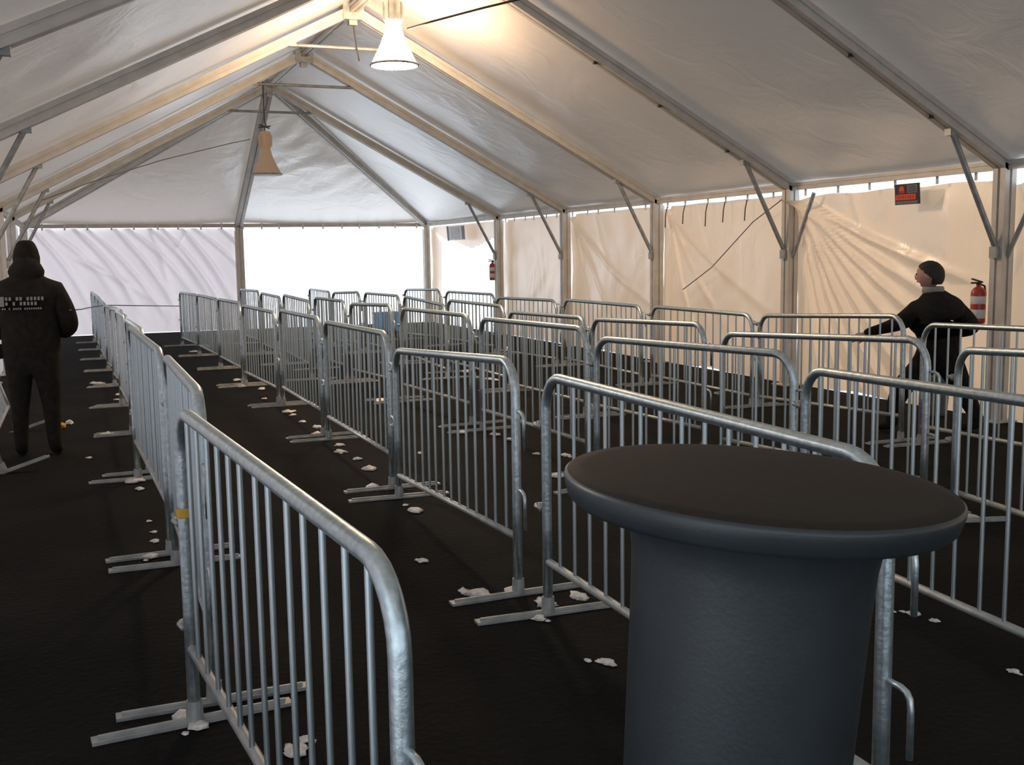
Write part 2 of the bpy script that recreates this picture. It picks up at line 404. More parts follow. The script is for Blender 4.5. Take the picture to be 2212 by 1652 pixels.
# right wall, bay by bay (first bay holds the doorway)
wr = empty('wall_right', (XR, YE, 0)); tag(wr, 'cream canvas wall along the right side of the tent', kind='structure')
iv2 = Matrix.Translation(-wr.location)
edges = [YE] + FY + [YN]
for k in range(len(edges)-1):
    ya, yb = edges[k], edges[k+1]
    L = ya-yb
    rg = random.Random(50+k)
    c = []
    if k in (2, 3, 4, 5):      # wrinkles fanning from the far top corner towards the camera
        for q in range(9 if k == 4 else 3):
            a = math.radians(20+q*7.5 if k == 4 else 30+q*18)
            ln = 3.0
            c.append((ya-.12, HE-.15, ya-.12-ln*math.cos(a), HE-.15-ln*math.sin(a)*.9, rg.uniform(.045, .085)*(1 if k == 4 else .5), rg.uniform(.04, .06)))
        c.append((ya-.9, HE-.1, ya-1.6, 1.2, .015, .05))
    fc = creases(c)
    def fold(u, z, fc=fc, k=k):
        return fc(u, z)+.045*noise.noise(Vector((u*.9, z*.9, 4+k)))+.012*noise.noise(Vector((u*3+z, z*3, 14)))-.01
    gap = [.02, .02, .03, .045, .08, .10, .10, .1, .1, .1][k]
    top = lambda u, g=gap, ya=ya: HE-.04-g*(.9+.1*math.sin(u*7)) - (.0 if abs(u-ya) > .2 else .04)
    bt = (lambda u: -.0+.028*max(0, math.sin(u*2.1+1.2))**4) if k in (2, 3, 4, 5) else (lambda u: .012)
    hole = None
    if k == 0:
        def hole(u, z, ya=ya, L=L):
            t = (ya-u)/L
            return .16 < t < .92 and z < HE-.42-.10*math.cos((t-.6)*9)
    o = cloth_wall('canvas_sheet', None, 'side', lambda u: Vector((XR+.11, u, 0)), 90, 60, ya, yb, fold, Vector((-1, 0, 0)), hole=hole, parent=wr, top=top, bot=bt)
    o.matrix_parent_inverse = iv2
    for q in range(6):
        u = ya-L*(q+.6)/6.4+rg.uniform(-.06, .06)
        if k == 0: continue
        bm = bmesh.new(); box(bm, (XR+.03, u, HE-.04), (.01, .03, .14))
        o = link('tie_strap', tomesh(bm), M['white'], wr); o.matrix_parent_inverse = iv2
        if k == 3 and q < 5:
            bm = bmesh.new(); tube(bm, [(XR+.02, u, HE-.1), (XR-.01, u-.01, HE-.2), (XR+.0, u+.02, HE-.34-.05*rg.random())], .007, 6)
            o = link('tie_cord', tomesh(bm), M['wire'], wr); o.matrix_parent_inverse = iv2
# left wall
wl = cloth_wall('wall_left', 'white canvas wall behind the standing person', 'back', lambda u: Vector((XL-.11, u, 0)), 300, 40, YE, 1.4,
                lambda u, z: .05*noise.noise(Vector((u*1.2, z*.8, 31))), Vector((1, 0, 0)), top=lambda u: HE+.0 if u > 12 else HE+min(.34, (12-u)*.06))
wl['kind'] = 'structure'
# near wall with a wide entrance behind the camera
bm = bmesh.new()
def quad(p): bm.faces.new([bm.verts.new(q) for q in p])
yn = YN
quad([(5.2, yn, 0), (XR+.1, yn, 0), (XR+.1, yn, 2.3), (5.2, yn, 2.3)])
quad([(XL-.1, yn, 2.6), (XR+.1, yn, 2.3), (XM, yn, HA+.1)])
wf = link('wall_front', tomesh(bm), M['back']); tag(wf, 'canvas wall with the wide entrance', kind='structure')

# ------------------------------------------------------------------ barriers
bm = bmesh.new(); bmesh.ops.create_cone(bm, cap_ends=True, segments=10, radius1=1, radius2=1, depth=1, matrix=Matrix.Translation((0, 0, .5)))
BAR = tomesh(bm, 'bar', True); BAR.materials.append(M['galv'])
bm = bmesh.new(); box(bm, (0, 0, .006), (.055, .66, .012)); box(bm, (0, 0, .016), (.012, .62, .014))
bmesh.ops.create_cone(bm, cap_ends=True, segments=12, radius1=.03, radius2=.027, depth=.07, matrix=Matrix.Translation((0, 0, .045)))
FOOT = tomesh(bm, 'foot'); FOOT.materials.append(M['galvd'])
bm = bmesh.new()
tube(bm, [(0, 0, 0), (.045, 0, 0), (.066, 0, -.006), (.078, 0, -.02), (.082, 0, -.045), (.082, 0, -.17)], .0085, 8)
HOOK = tomesh(bm, 'hook', True); HOOK.materials.append(M['galv'])
bm = bmesh.new()
tube(bm, [(0, -.02, 0), (-.05, -.024, 0), (-.075, -.012, 0), (-.082, 0, 0), (-.075, .012, 0), (-.05, .024, 0), (0, .02, 0)], .009, 8)
box(bm, (-.03, 0, 0), (.02, .035, .035))
LOOP = tomesh(bm, 'loop', True); LOOP.materials.append(M['galvd'])

def barrier(p1, p2, label, group, step=.14, tape=False, lean=0.0, hole=False, hz_=(.86, .50)):
    """p1 far end, p2 near end: points at the two top corners of the tube frame"""
    p1 = Vector(p1); p2 = Vector(p2); h1, h2 = p1.z-.021, p2.z-.021
    d = Vector((p2.x-p1.x, p2.y-p1.y, 0)); L = d.length
    root = empty('crowd_barrier', (p1.x, p1.y, 0), math.atan2(d.y, d.x))
    if lean: root.rotation_euler = (lean, 0, math.atan2(d.y, d.x))
    tag(root, label, 'barrier', group)
    R = .15
    hz = lambda x: h1+(h2-h1)*x/L
    pts = [(0, 0, .03), (0, 0, .4), (0, 0, h1-R)]
    for q in range(1, 7):
        a = PI/2*q/7; pts.append((R-R*math.cos(a), 0, hz(R)-R+R*math.sin(a)))
    pts.append((R, 0, hz(R)))
    pts.append((L/2, 0, hz(L/2))); pts.append((L-R, 0, hz(L-R)))
    for q in range(1, 7):
        a = PI/2*q/7; pts.append((L-R+R*math.sin(a), 0, hz(L-R)-R+R*math.cos(a)))
    pts += [(L, 0, h2-R), (L, 0, .4), (L, 0, .03)]
    bm = bmesh.new(); tube(bm, pts, .0215, 16)
    link('tube_frame', tomesh(bm, 'tube_frame', True), M['galv'], root)
    zb1, zb2 = h1-.81, h2-.81
    bm = bmesh.new(); tube(bm, [(.01, 0, zb1), (L-.01, 0, zb2)], .0165, 12)
    link('bottom_rail', tomesh(bm, 'bottom_rail', True), M['galvd'], root)
    n = max(5, round(L/step)-1); st = L/(n+1)
    for i in range(n):
        x = st*(i+1)
        zt = hz(x)
        e = min(x, L-x)
        if e < R: zt = hz(x)-(R-math.sqrt(max(0, R*R-(R-e)**2)))
        zb = zb1+(zb2-zb1)*x/L
        b = link('bar', BAR, None, root, (x+random.uniform(-.004, .004), random.uniform(-.003, .003), zb))
        b.scale = (.0078, .0078, zt-zb)
    for x in (0, L):
        f = link('foot', FOOT, None, root, (x, 0, 0))
        f.rotation_euler = (0, 0, random.uniform(-.04, .04))
    for z in hz_:
        link('hook', HOOK, None, root, (L+.018, 0, z)); link('bracket', LOOP, None, root, (-.016, 0, z-.03))
    if tape:
        bm = bmesh.new(); lathe(bm, [(.0235, -.016), (.026, -.014), (.026, .014), (.0235, .016)], 16, (0, 0, h1-.345))
        box(bm, (-.04, .01, h1-.355), (.05, .006, .026))
        o = link('tape_band', tomesh(bm), M['yellow'], root); o['label'] = 'yellow tape band'
    if hole:
        bm = bmesh.new(); bmesh.ops.create_cone(bm, cap_ends=True, segments=10, radius1=.004, radius2=.004, depth=.004, matrix=Matrix.Rotation(PI/2, 4, 'X'))
        o = link('drain_hole', tomesh(bm), M['black'], root, (L-.045, .0208, h2-.06)); o['label'] = 'small dark hole'
    return root
num = ['first', 'second', 'third', 'fourth', 'fifth', 'sixth', 'seventh', 'eighth', 'ninth', 'tenth']
# row along the left lane: joints from the feet seen in the photograph
xa = lambda D: at(0, 0, 1)
A = [((385, 870, 3.46), (858, 1214, 1.76)), ((357, 762, 5.35), (430, 838, 3.62)), ((279, 700, 7.5), (346, 752, 5.55)),
     ((272, 686, 9.5), (306, 708, 7.75)), ((251, 668, 11.35), (272, 680, 9.6)), ((238, 662, 13.2), (262, 668, 11.5)),
     ((226, 657, 15.1), (252, 664, 13.4)), ((212, 641, 16.9), (226, 655, 15.2)), ((205, 634, 18.7), (214, 641, 17.0)), ((197, 628, 20.4), (205, 635, 18.8))]
for i, (a, b) in enumerate(A):
    extra = ['beside the dark lane, lowest in the picture with a yellow tape band', '', '', '', '', '', '', '', '', ''][i]
    lb = 'steel crowd barrier, %s from the camera in the row bordering the left lane' % num[i]
    if i == 0: lb = 'big galvanised crowd barrier with yellow tape band, first in the left lane row'
    barrier(at(*a), at(*b), lb, 'barriers bordering the left lane', tape=(i == 0), hole=(i == 0), hz_=(.72, .36) if i == 0 else (.86, .50))
Bw = [((1178, 800, 4.50), (1920, 980, 2.55)), ((853, 750, 6.80), (1112, 770, 4.77)), ((701, 690, 9.05), (838, 715, 7.08)),
      ((604, 666, 11.2), (690, 683, 9.25)), ((523, 656, 13.0), (594, 671, 11.35)), ((471, 643, 15.1), (518, 651, 13.2)),
      ((425, 634, 17.2), (469, 643, 15.3)), ((388, 629, 19.3), (424, 634, 17.35))]
for i, (a, b) in enumerate(Bw):
    lb = 'steel crowd barrier, %s from the camera in the row ending behind the bin' % num[i]
    if i == 0: lb = 'galvanised crowd barrier directly behind the round-topped bin, two hooks on its end post'
    barrier(at(*a), at(*b), lb, 'barriers in the row behind the bin')
Cw = [((1741, 788, 4.98), (2560, 900, 3.0)), ((1288, 724, 7.0), (1716, 757, 5.35)), ((1038, 683, 9.42), (1268, 704, 7.5)),
      ((866, 662, 11.36), (1015, 677, 9.75)), ((756, 653, 13.2), (846, 655, 11.6)), ((612, 634, 15.6), (667, 647, 13.6)),
      ((563, 630, 17.3), (605, 639, 15.7)), ((519, 623, 19.6), (558, 626, 17.6))]
for i, (a, b) in enumerate(Cw):
    barrier(at(*a), at(*b), 'steel crowd barrier, %s from the camera in the middle queue row' % num[i], 'barriers in the middle queue row')
Dw = [((2072, 748, 5.96), (2560, 765, 4.1)), ((1562, 715, 8.1), (2005, 727, 6.06)), ((1280, 685, 10.1), (1522, 695, 8.2)),
      ((1099, 670, 12.1), (1264, 682, 10.2)), ((967, 645, 14.2), (1089, 658, 12.3)), ((872, 637, 15.4), (962, 656, 13.5)),
      ((787, 630, 17.5), (862, 636, 15.7)), ((718, 630, 18.6), (776, 628, 17.2)), ((668, 621, 20.4), (712, 628, 18.6))]
for i, (a, b) in enumerate(Dw):
    barrier(at(*a), at(*b), 'steel crowd barrier, %s from the camera in the fourth row, beyond the middle one' % num[i], 'barriers in the fourth row')
Ew = [((1996, 695, 8.4), (2420, 712, 6.6)), ((1643, 677, 10.6), (1953, 677, 8.55)), ((1408, 658, 12.5), (1626, 676, 10.65)),
      ((1219, 644, 14.8), (1386, 658, 12.6)), ((1072, 640, 16.6), (1202, 646, 14.9)), ((963, 627, 18.6), (1068, 633, 16.8)),
      ((874, 623, 20.0), (950, 623, 18.4))]
for i, (a, b) in enumerate(Ew):
    barrier(at(*a), at(*b), 'steel crowd barrier, %s from the camera in the row along the right wall' % num[i], 'barriers along the right wall')
a6 = at(679, 640, 14.9); b6 = at(744, 647, 13.4)
barrier(a6, b6, 'distant crowd barrier standing between the middle row and the fourth row', 'barriers in the middle queue row')
# one barrier leaning on the left wall
bl = ongrd(40, 932)
barrier((bl.x-.0, bl.y, 1.08), (bl.x, bl.y-2.1, 1.08), 'galvanised crowd barrier leaning on the left canvas wall beside the standing person', 'leaning barrier', lean=math.radians(17))

# ------------------------------------------------------------------ round-topped bin
c = at(1634, 1076, 1.81)
BC = Vector((c.x, c.y, .008))-R0*.078; BZ = 1.165
root = empty('waste_bin', BC); root.rotation_mode = 'QUATERNION'; from mathutils import Quaternion; root.rotation_quaternion = Quaternion(HD, math.radians(4.0)); tag(root, 'dark grey waste bin with wide flat round brown-black top before the barriers', 'bin')
bm = bmesh.new()
prof = [(.172, 0.0), (.178, .01), (.182, .05), (.194, .5), (.206, .95), (.210, 1.03), (.215, 1.06), (.226, 1.09), (.240, 1.11)]
rg = lathe(bm, prof, 64); bm.faces.new(rg[0][::-1]); bm.faces.new(rg[-1])
link('body', tomesh(bm, 'body', True), M['bin'], root)
bm = bmesh.new()
prof = [(.23, BZ-.054), (.306, BZ-.053), (.320, BZ-.050), (.328, BZ-.042), (.334, BZ-.022), (.336, BZ-.012), (.335, BZ-.006), (.331, BZ-.003)]
rg = lathe(bm, prof, 96); bm.faces.new(rg[0][::-1])
link('lid_rim', tomesh(bm, 'rim', True), M['bin'], root)
bm = bmesh.new()
rg = lathe(bm, [(.3313, BZ-.004), (.328, BZ+.000), (.300, BZ+.003), (.15, BZ+.006), (.02, BZ+.007)], 96); bm.faces.new(rg[-1])
o = link('lid_top', tomesh(bm, 'top', True), M['lid'], root); o['label'] = 'brown-black flat top'

# ------------------------------------------------------------------ lamps
def highbay(p, lit, label):
    root = empty('hanging_lamp', p); tag(root, label, 'lamp', 'high bay lamps under the ridge')
    s = 1.0
    bm = bmesh.new(); rg = lathe(bm, [(.02, .72), (.085, .70), (.10, .66), (.10, .46), (.085, .43), (.075, .40)], 28); bm.faces.new(rg[0]); bm.faces.new(rg[-1][::-1])
    for q in range(8):
        a = q*PI/4; box(bm, (.105*math.cos(a), .105*math.sin(a), .56), (.02, .006, .18), Matrix.Rotation(a, 3, 'Z'))
    link('housing', tomesh(bm, 'housing', False), M['galvd'] if lit else M['shade'], root)
    bm = bmesh.new(); lathe(bm, [(.085, .40), (.10, .33), (.14, .22), (.19, .12), (.24, .02), (.255, 0), (.245, -.012)], 32)
    link('bell', tomesh(bm, 'bell', True), M['lit'] if lit else M['shade'], root)
    bm = bmesh.new(); rg = lathe(bm, [(.0, -.03), (.12, -.028), (.243, -.012)], 32)
    link('lens', tomesh(bm, 'lens', True), M['lit'] if lit else M['shade'], root)
    bm = bmesh.new(); lathe(bm, [(.255, .012), (.268, .006), (.268, -.010), (.252, -.016)], 32)
    link('rim', tomesh(bm, 'rim', True), M['galvd'], root)
    bm = bmesh.new(); tube(bm, [(0, 0, .70), (0, 0, .78), (.025, 0, .82), (0, 0, .86), (0, 0, max(.88, HA-.06-p[2]))], .009, 8)
    tube(bm, [(-.10, 0, .77), (.10, 0, .80)], .012, 6); tube(bm, [(-.09, 0, .82), (.08, 0, .76)], .012, 6)
    link('hanger', tomesh(bm, 'hanger', True), M['wire'], root)
pl = at(856, 140, 11.9); pl.x = XM
highbay(Vector((XM, pl.y, pl.z)), True, 'lit high bay lamp glaring warm white under the roof ridge')
p2 = at(576, 376, 18.4)
highbay(p2, False, 'unlit bell-shaped high bay lamp hanging before the far sloping roof end')
# cables
def cable(name, pts, r, label, cat, mt='wire', group=None, kids=()):
    bm = bmesh.new(); tube(bm, pts, r, 6); o = link(name, tomesh(bm, name, True), M[mt]); tag(o, label, cat, group); return o
cable('power_cable', [at(92, 432, 17.6), at(200, 392, 18), at(345, 347, 18.2), at(430, 326, 18.3), at(500, 309, 18.3), at(540, 301, 18.3)], .009, 'thin power cable running from the left eave up to the unlit lamp', 'cable', 'tan')
cable('power_cable', [Vector((XM+.02, FY[2]-.03, HA-.05)), at(764, 60, 13.6), at(770, 100, 13.5), at(776, 132, 13.5)], .009, 'thin cord dangling straight down left of the glaring lamp', 'cable')
cable('power_cable', [at(880, 62, 11.2), at(934, 46, 11.0), at(1040, 18, 10.6), at(1140, -6, 10.2)], .011, 'thin strut cable sloping up right of the glaring lamp', 'cable')
rp = at(222, 660, 15.0)
cable('barrier_rope', [at(150, 670, 8.3), at(175, 668, 10), at(200, 663, 13), rp], .006, 'thin grey rope from the standing person to the far left barriers', 'rope', 'rope')
cable('barrier_rope', [rp+Vector((.05, .1, 0)), at(300, 660, 16.5), at(388, 661, 19)], .008, 'thin grey rope closing the far end of the left lane', 'rope', 'rope')
cable('slack_rope', [Vector((XR-.02, FY[3]+.1, HE-.12)), Vector((XR-.02, FY[3]+.7, 1.9)), Vector((XR-.02, FY[3]+1.6, 1.35)), Vector((XR-.02, FY[3]+2.3, 1.05))], .006, 'thin cord slanting across the cream right wall', 'rope', 'rope')

# ------------------------------------------------------------------ signs, extinguishers
def sign(c, w, h, label, full=True, yaw=0):
    root = empty('warning_sign', c); root.rotation_euler = (0, math.radians(-4), yaw); tag(root, label, 'sign')
    bm = bmesh.new(); box(bm, (0, 0, 0), (.012, w, h)); link('board', tomesh(bm), M['black'] if full else M['white'], root)
    def pl(nm, y, z, ww, hh, m, lb=None, disc=False):
        bm = bmesh.new()
        if disc: bmesh.ops.create_cone(bm, cap_ends=True, segments=24, radius1=ww/2, radius2=ww/2, depth=.004, matrix=Matrix.Translation((-.008, y, z)) @ Matrix.Rotation(PI/2, 4, 'Y'))
        else: box(bm, (-.008, y, z), (.004, ww, hh))
        o = link(nm, tomesh(bm), M[m], root)
        if lb: o['label'] = lb
    if full:
        pl('symbol', w*.20, h*.22, h*.36, 0, 'orange', 'orange-red symbol', True)
        pl('symbol_base', w*.20, h*.10, w*.22, h*.10, 'orange')
        pl('caption_block', -w*.23, h*.24, w*.42, h*.40, 'grey', 'grey block')
        pl('lettering_band', w*.04, -h*.14, w*.82, h*.27, 'orange', 'orange-red band')
        pl('foot_strip', w*.0, -h*.40, w*.90, h*.14, 'grey')
        for q in range(7):
            bm = bmesh.new(); box(bm, (-.0115, w*(.34-.1*q), -h*.14), (.002, w*.035, h*.13)); link('letter', tomesh(bm), M['red'], root)
        for q in range(3):
            bm = bmesh.new(); box(bm, (-.0115, -w*.23, h*(.34-.1*q)), (.002, w*.28, h*.03)); link('letter', tomesh(bm), M['black'], root)
    else:
        pl('edge_strip', w*.47, 0, w*.10, h*1.05, 'black'); pl('edge_strip', -w*.42, 0, w*.14, h*.9, 'grey')
        pl('picture', w*.05, 0, w*.5, h*.8, 'dsnow')
sc_ = at(1960, 419, 9.55)
sd_ = (sc_-Vector((0, 0, HCAM)))
tt = (XR-.06)/sc_.x
sc_ = Vector((0, 0, HCAM))+sd_*tt
sign(sc_, .33, .20, 'black warning sign with orange-red symbol and band, hung at the top of the right wall')
s2 = at(985, 503, 22.0); t2 = (XR-.06)/s2.x; s2 = Vector((0, 0, HCAM))+(s2-Vector((0, 0, HCAM)))*t2
sign(s2, 1.1, .30, 'pale sign with dark side strips hung above the bright doorway', False)

def extinguisher(p, label):
    root = empty('fire_extinguisher', p); tag(root, label, 'extinguisher', 'fire extinguishers on the posts')
    bm = bmesh.new(); rg = lathe(bm, [(.055, -.19), (.064, -.18), (.066, -.16), (.066, .08), (.06, .11), (.04, .135), (.02, .145), (.018, .165)], 24); bm.faces.new(rg[0][::-1]); bm.faces.new(rg[-1])
    link('cylinder', tomesh(bm, 'cyl', True), M['red'], root)
    for z0_, z1_ in ((-.14, -.06), (-.01, .06)):
        bm = bmesh.new(); lathe(bm, [(.0665, z0_), (.0672, z0_+.002), (.0672, z1_-.002), (.0665, z1_)], 24); link('paper_band', tomesh(bm, 'l', True), M['white'], root)
    bm = bmesh.new(); box(bm, (-.03, 0, .18), (.11, .02, .016)); box(bm, (-.02, 0, .20), (.13, .02, .012), Matrix.Rotation(.25, 3, 'Y')); box(bm, (0, 0, .168), (.03, .03, .03))
    link('lever', tomesh(bm), M['black'], root)
    bm = bmesh.new(); tube(bm, [(.02, 0, .165), (.07, .0, .15), (.085, .0, .08), (.08, 0, -.05), (.075, 0, -.12)], .009, 8); link('hose', tomesh(bm, 'h', True), M['black'], root)
    bm = bmesh.new(); box(bm, (.04, .055, 0), (.10, .02, .05)); link('hanger', tomesh(bm), M['galvd'], root)
extinguisher(Vector((XR-.07, FY[4]+.18, 1.06)), 'red fire extinguisher with white bands on the post at the right edge')
extinguisher(Vector((XR-.07, FY[0]+.16, 1.25)), 'dark-looking fire extinguisher on the post beside the bright doorway')

# ------------------------------------------------------------------ people
def skinned(name, V, E, Rr, m, parent, sub=2):
    me = bpy.data.meshes.new(name); me.from_pydata([Vector(v) for v in V], E, []); me.update()
    o = bpy.data.objects.new(name, me); COL.objects.link(o)
    sk = o.modifiers.new('skin', 'SKIN'); sk.use_smooth_shade = True
    for i, r in enumerate(Rr):
        r = r if isinstance(r, tuple) else (r, r)
        me.skin_vertices[0].data[i].radius = r
        me.skin_vertices[0].data[i].use_root = (i == 0)
    sb = o.modifiers.new('sub', 'SUBSURF'); sb.levels = sub; sb.render_levels = sub
    dg = bpy.context.evaluated_depsgraph_get(); me2 = bpy.data.meshes.new_from_object(o.evaluated_get(dg))
    bpy.data.objects.remove(o)
    me2.materials.clear(); me2.materials.append(m)
    for p in me2.polygons: p.use_smooth = True
    return link(name, me2, None, parent)
def chain(V, E, Rr, start, pts):
    prev = start
    for p, r in pts:
        V.append(p); Rr.append(r); E.append((prev, len(V)-1)); prev = len(V)-1
    return prev
def hand(parent, w, d, palm, thumb):
    """w wrist point, d direction the fingers point, palm = side axis"""
    w = Vector(w); d = Vector(d).normalized(); s = Vector(palm).normalized(); n = d.cross(s).normalized()
    V, E, Rr = [w, w+d*.05], [(0, 1)], [(.024, .018), (.036, .016)]
    for q, ln in zip((-.027, -.009, .009, .026), (.062, .074, .070, .055)):
        b = w+d*.075+s*q
        chain(V, E, Rr, 1, [(b, .0095), (b+d*ln*.5+n*.006, .0088), (b+d*ln*.85+n*.025, .0078)])
    b = w+d*.025+s*.03*thumb
    chain(V, E, Rr, 0, [(b, .012), (b+s*.03*thumb+d*.02, .0105), (b+s*.036*thumb+d*.055+n*.01, .009)])
    o = skinned('hand', V, E, Rr, M['skin'], parent, 1); o['label'] = 'bare hand'
def head(parent, c, fwd, mt_hair, cap=False):
    """c = centre of head, fwd = facing direction"""
    f = Vector(fwd).normalized(); r = f.cross(Vector((0, 0, 1))).normalized(); u = Vector((0, 0, 1))
    bm = bmesh.new(); bmesh.ops.create_uvsphere(bm, u_segments=28, v_segments=20, radius=1)
    for v in bm.verts:
        x, y, z = v.co
        sx = .078; sy = .097; sz = .118
        if z < 0: sx *= 1-.28*(-z)**1.5; sy *= 1-.16*(-z)
        px, py, pz = x*sx, y*sy, z*sz
        if y > .5 and abs(x) < .22 and -.45 < z < .12: py += .022*(1-abs(x)/.22)*(.35+(.12-z))      # nose
        if y > .5 and abs(abs(x)-.35) < .16 and -.02 < z < .22: py -= .008                              # eye sockets
        if y > .4 and z < -.75: py += .012                                                                # chin
        v.co = c + r*px + f*py + u*pz
    link('face', tomesh(bm, 'face', True), M['skin'], parent)
    for s in (-1, 1):
        bm = bmesh.new(); bmesh.ops.create_uvsphere(bm, u_segments=10, v_segments=8, radius=.008, matrix=Matrix.Translation(c+r*.029*s+f*.083+u*.012)); link('eye', tomesh(bm, 'eye', True), M['black'], parent)
        bm = bmesh.new(); bmesh.ops.create_uvsphere(bm, u_segments=12, v_segments=8, radius=1)
        for v in bm.verts: v.co = c + r*(s*.079+v.co.x*.010) + f*(-.008+v.co.y*.018) + u*(-.005+v.co.z*.032)
        link('ear', tomesh(bm, 'ear', True), M['skin'], parent)
    bm = bmesh.new(); box(bm, (0, 0, 0), (1, 1, 1)); bmesh.ops.subdivide_edges(bm, edges=bm.edges[:], cuts=2)
    for v in bm.verts: v.co = c + r*v.co.x*.042 + f*(.080+v.co.y*.012) + u*(-.058+v.co.z*.010)
    o = link('mouth', tomesh(bm, 'mouth', True), M['red'], parent)
    bm = bmesh.new(); bmesh.ops.create_uvsphere(bm, u_segments=64, v_segments=48, radius=1)
    dl = [v for v in bm.verts if (v.co.y > -.3 and v.co.z < .75*v.co.y+.05) or v.co.z < -.62]
    bmesh.ops.delete(bm, geom=dl, context='VERTS')
    for v in bm.verts:
        x, y, z = v.co; k = 1.10+.03*noise.noise(Vector((x*4, y*4, z*4)))
        v.co = c + r*x*.080*k + f*(y*.099*k-.004) + u*z*.121*k
    bmesh.ops.solidify(bm, geom=bm.faces[:], thickness=.006)
    o = link('cap' if cap else 'hair', tomesh(bm, 'hair', True), mt_hair, parent)
    if cap: o['label'] = 'dark knitted cap'

# person at the left, seen from behind, hood and dark jacket
P = at(72, 800, 8.5); P.z = 0
pa = empty('person', P); pa.rotation_euler = (0, 0, -.02)
tag(pa, 'person in a dark hooded jacket with pale lettering on the back, standing with back turned', 'person')
fw = Vector((.10, 1, 0)).normalized(); rt = Vector((1, -.10, 0)).normalized()
def lp(a, b, z): return rt*a + fw*b + Vector((0, 0, z))     # right, forward, up
V = [lp(0, 0, .84)]; E = []; Rr = [(.225, .16)]
t1 = chain(V, E, Rr, 0, [(lp(0, 0, 1.02), (.235, .16)), (lp(0, .0, 1.20), (.245, .16)), (lp(0, .0, 1.34), (.225, .14))])
nk = chain(V, E, Rr, t1, [(lp(0, .01, 1.44), (.13, .11)), (lp(0, .02, 1.50), (.09, .085))])
for s in (-1, 1):
    chain(V, E, Rr, t1, [(lp(.20*s, -.01, 1.32), .10), (lp(.265*s, -.0, 1.18), .09), (lp(.295*s, .02, 1.04), .08), (lp(.22*s, .17, .99), .066), (lp(.16*s, .29, 1.0), .042)])
    chain(V, E, Rr, 0, [(lp(.10*s, 0, .72), (.125, .125)), (lp(.115*s, .01, .46), .082), (lp(.12*s, .0, .26), .065), (lp(.125*s, -.01, .09), .055), (lp(.13*s, .03, .05), .05), (lp(.14*s, .16, .04), .04)])
skinned('body', V, E, Rr, M['cloth'], pa)
head(pa, lp(0, .05, 1.565), fw, M['cloth'], True)
# knitted cap top and hood behind the neck
bm = bmesh.new(); rg = lathe(bm, [(.098, -.05), (.100, 0), (.088, .06), (.070, .105), (.052, .128), (.02, .135)], 24, lp(0, .04, 1.595)); bm.faces.new(rg[-1])
o = link('cap', tomesh(bm, 'cap', True), M['cloth'], pa); o['label'] = 'dark knitted cap'
bm = bmesh.new(); bmesh.ops.create_uvsphere(bm, u_segments=28, v_segments=18, radius=1)
for v in bm.verts:
    x, y, z = v.co; w = .135 if z < 0 else .135-.045*z
    v.co = lp(x*w, -.01+y*.105, 1.49+z*.125) + Vector((0, 0, .01*noise.noise(v.co*4)))
o = link('hood', tomesh(bm, 'hood', True), M['cloth'], pa); o['label'] = 'bunched dark hood'
for s in (-1, 1): hand(pa, lp(.16*s, .30, 1.0), lp(-.25*s, 1, .1), lp(0, 0, 1), 1)
# pale print on the back: a block and lines of lettering too small to read, laid on the jacket
prt = []
def letters(x0_, x1_, z, h, n):
    w = (x1_-x0_)/n
    for i in range(n):
        if rng.random() < .12: continue
        prt.append((x0_+w*(i+.5), z, w*.62, h))
prt.append((-.175, 1.255, .05, .075))
letters(-.145, .14, 1.275, .026, 11); letters(-.145, .09, 1.238, .026, 9); letters(-.17, .12, 1.198, .013, 18)
bm = bmesh.new()
for x, z, w, h in prt:
    yy = -.165; box(bm, lp(x, yy+.25*x*x, z), (w, .06, h))
o = link('back_print', tomesh(bm), M['print'], pa); o['label'] = 'pale lettering'
bm = bmesh.new(); bmesh.ops.create_uvsphere(bm, u_segments=14, v_segments=10, radius=1)
for v in bm.verts: v.co = lp(-.225+v.co.x*.05, -.03+v.co.y*.05, .86+v.co.z*.06)
o = link('waist_pouch', tomesh(bm, 'pouch', True), M['cloth2'], pa)

# person at the right, striding towards the left of the picture
Q = at(2022, 700, 9.0); Q.z = 0
pb = empty('person', Q); tag(pb, 'person in dark clothes striding past the right canvas wall, one arm reaching ahead', 'person')
fw = (R0*-.93 + HD*.36).normalized(); rt = Vector((fw.y, -fw.x, 0))
pb.rotation_euler = (0, 0, -YAW); pb.scale = (1.12, 1.08, .93)                     # figure built in axes x = across, y = away
def lp(a, b, z): return Vector((a, b, z))
V = [lp(.03, 0, .72)]; E = []; Rr = [(.165, .135)]
t1 = chain(V, E, Rr, 0, [(lp(.025, .0, .88), (.165, .13)), (lp(.0, -.01, 1.02), (.235, .165)), (lp(-.01, -.01, 1.14), (.225, .15))])
chain(V, E, Rr, t1, [(lp(-.02, .0, 1.25), (.13, .10)), (lp(-.035, .01, 1.31), (.07, .07))])
chain(V, E, Rr, t1, [(lp(-.15, .02, 1.11), .088), (lp(-.235, .06, 1.0), .082), (lp(-.34, .10, .955), .058), (lp(-.44, .13, .92), .045), (lp(-.50, .15, .90), .034)])
chain(V, E, Rr, t1, [(lp(.15, -.0, 1.11), .088), (lp(.23, -.02, 1.01), .088), (lp(.27, -.01, .93), .078), (lp(.22, .08, .90), .05), (lp(.16, .14, .88), .04)])
chain(V, E, Rr, 0, [(lp(-.06, .02, .62), .115), (lp(-.22, .05, .42), .09), (lp(-.27, .06, .26), .07), (lp(-.29, .06, .10), .055), (lp(-.30, .06, .05), .047), (lp(-.40, .08, .04), .036)])
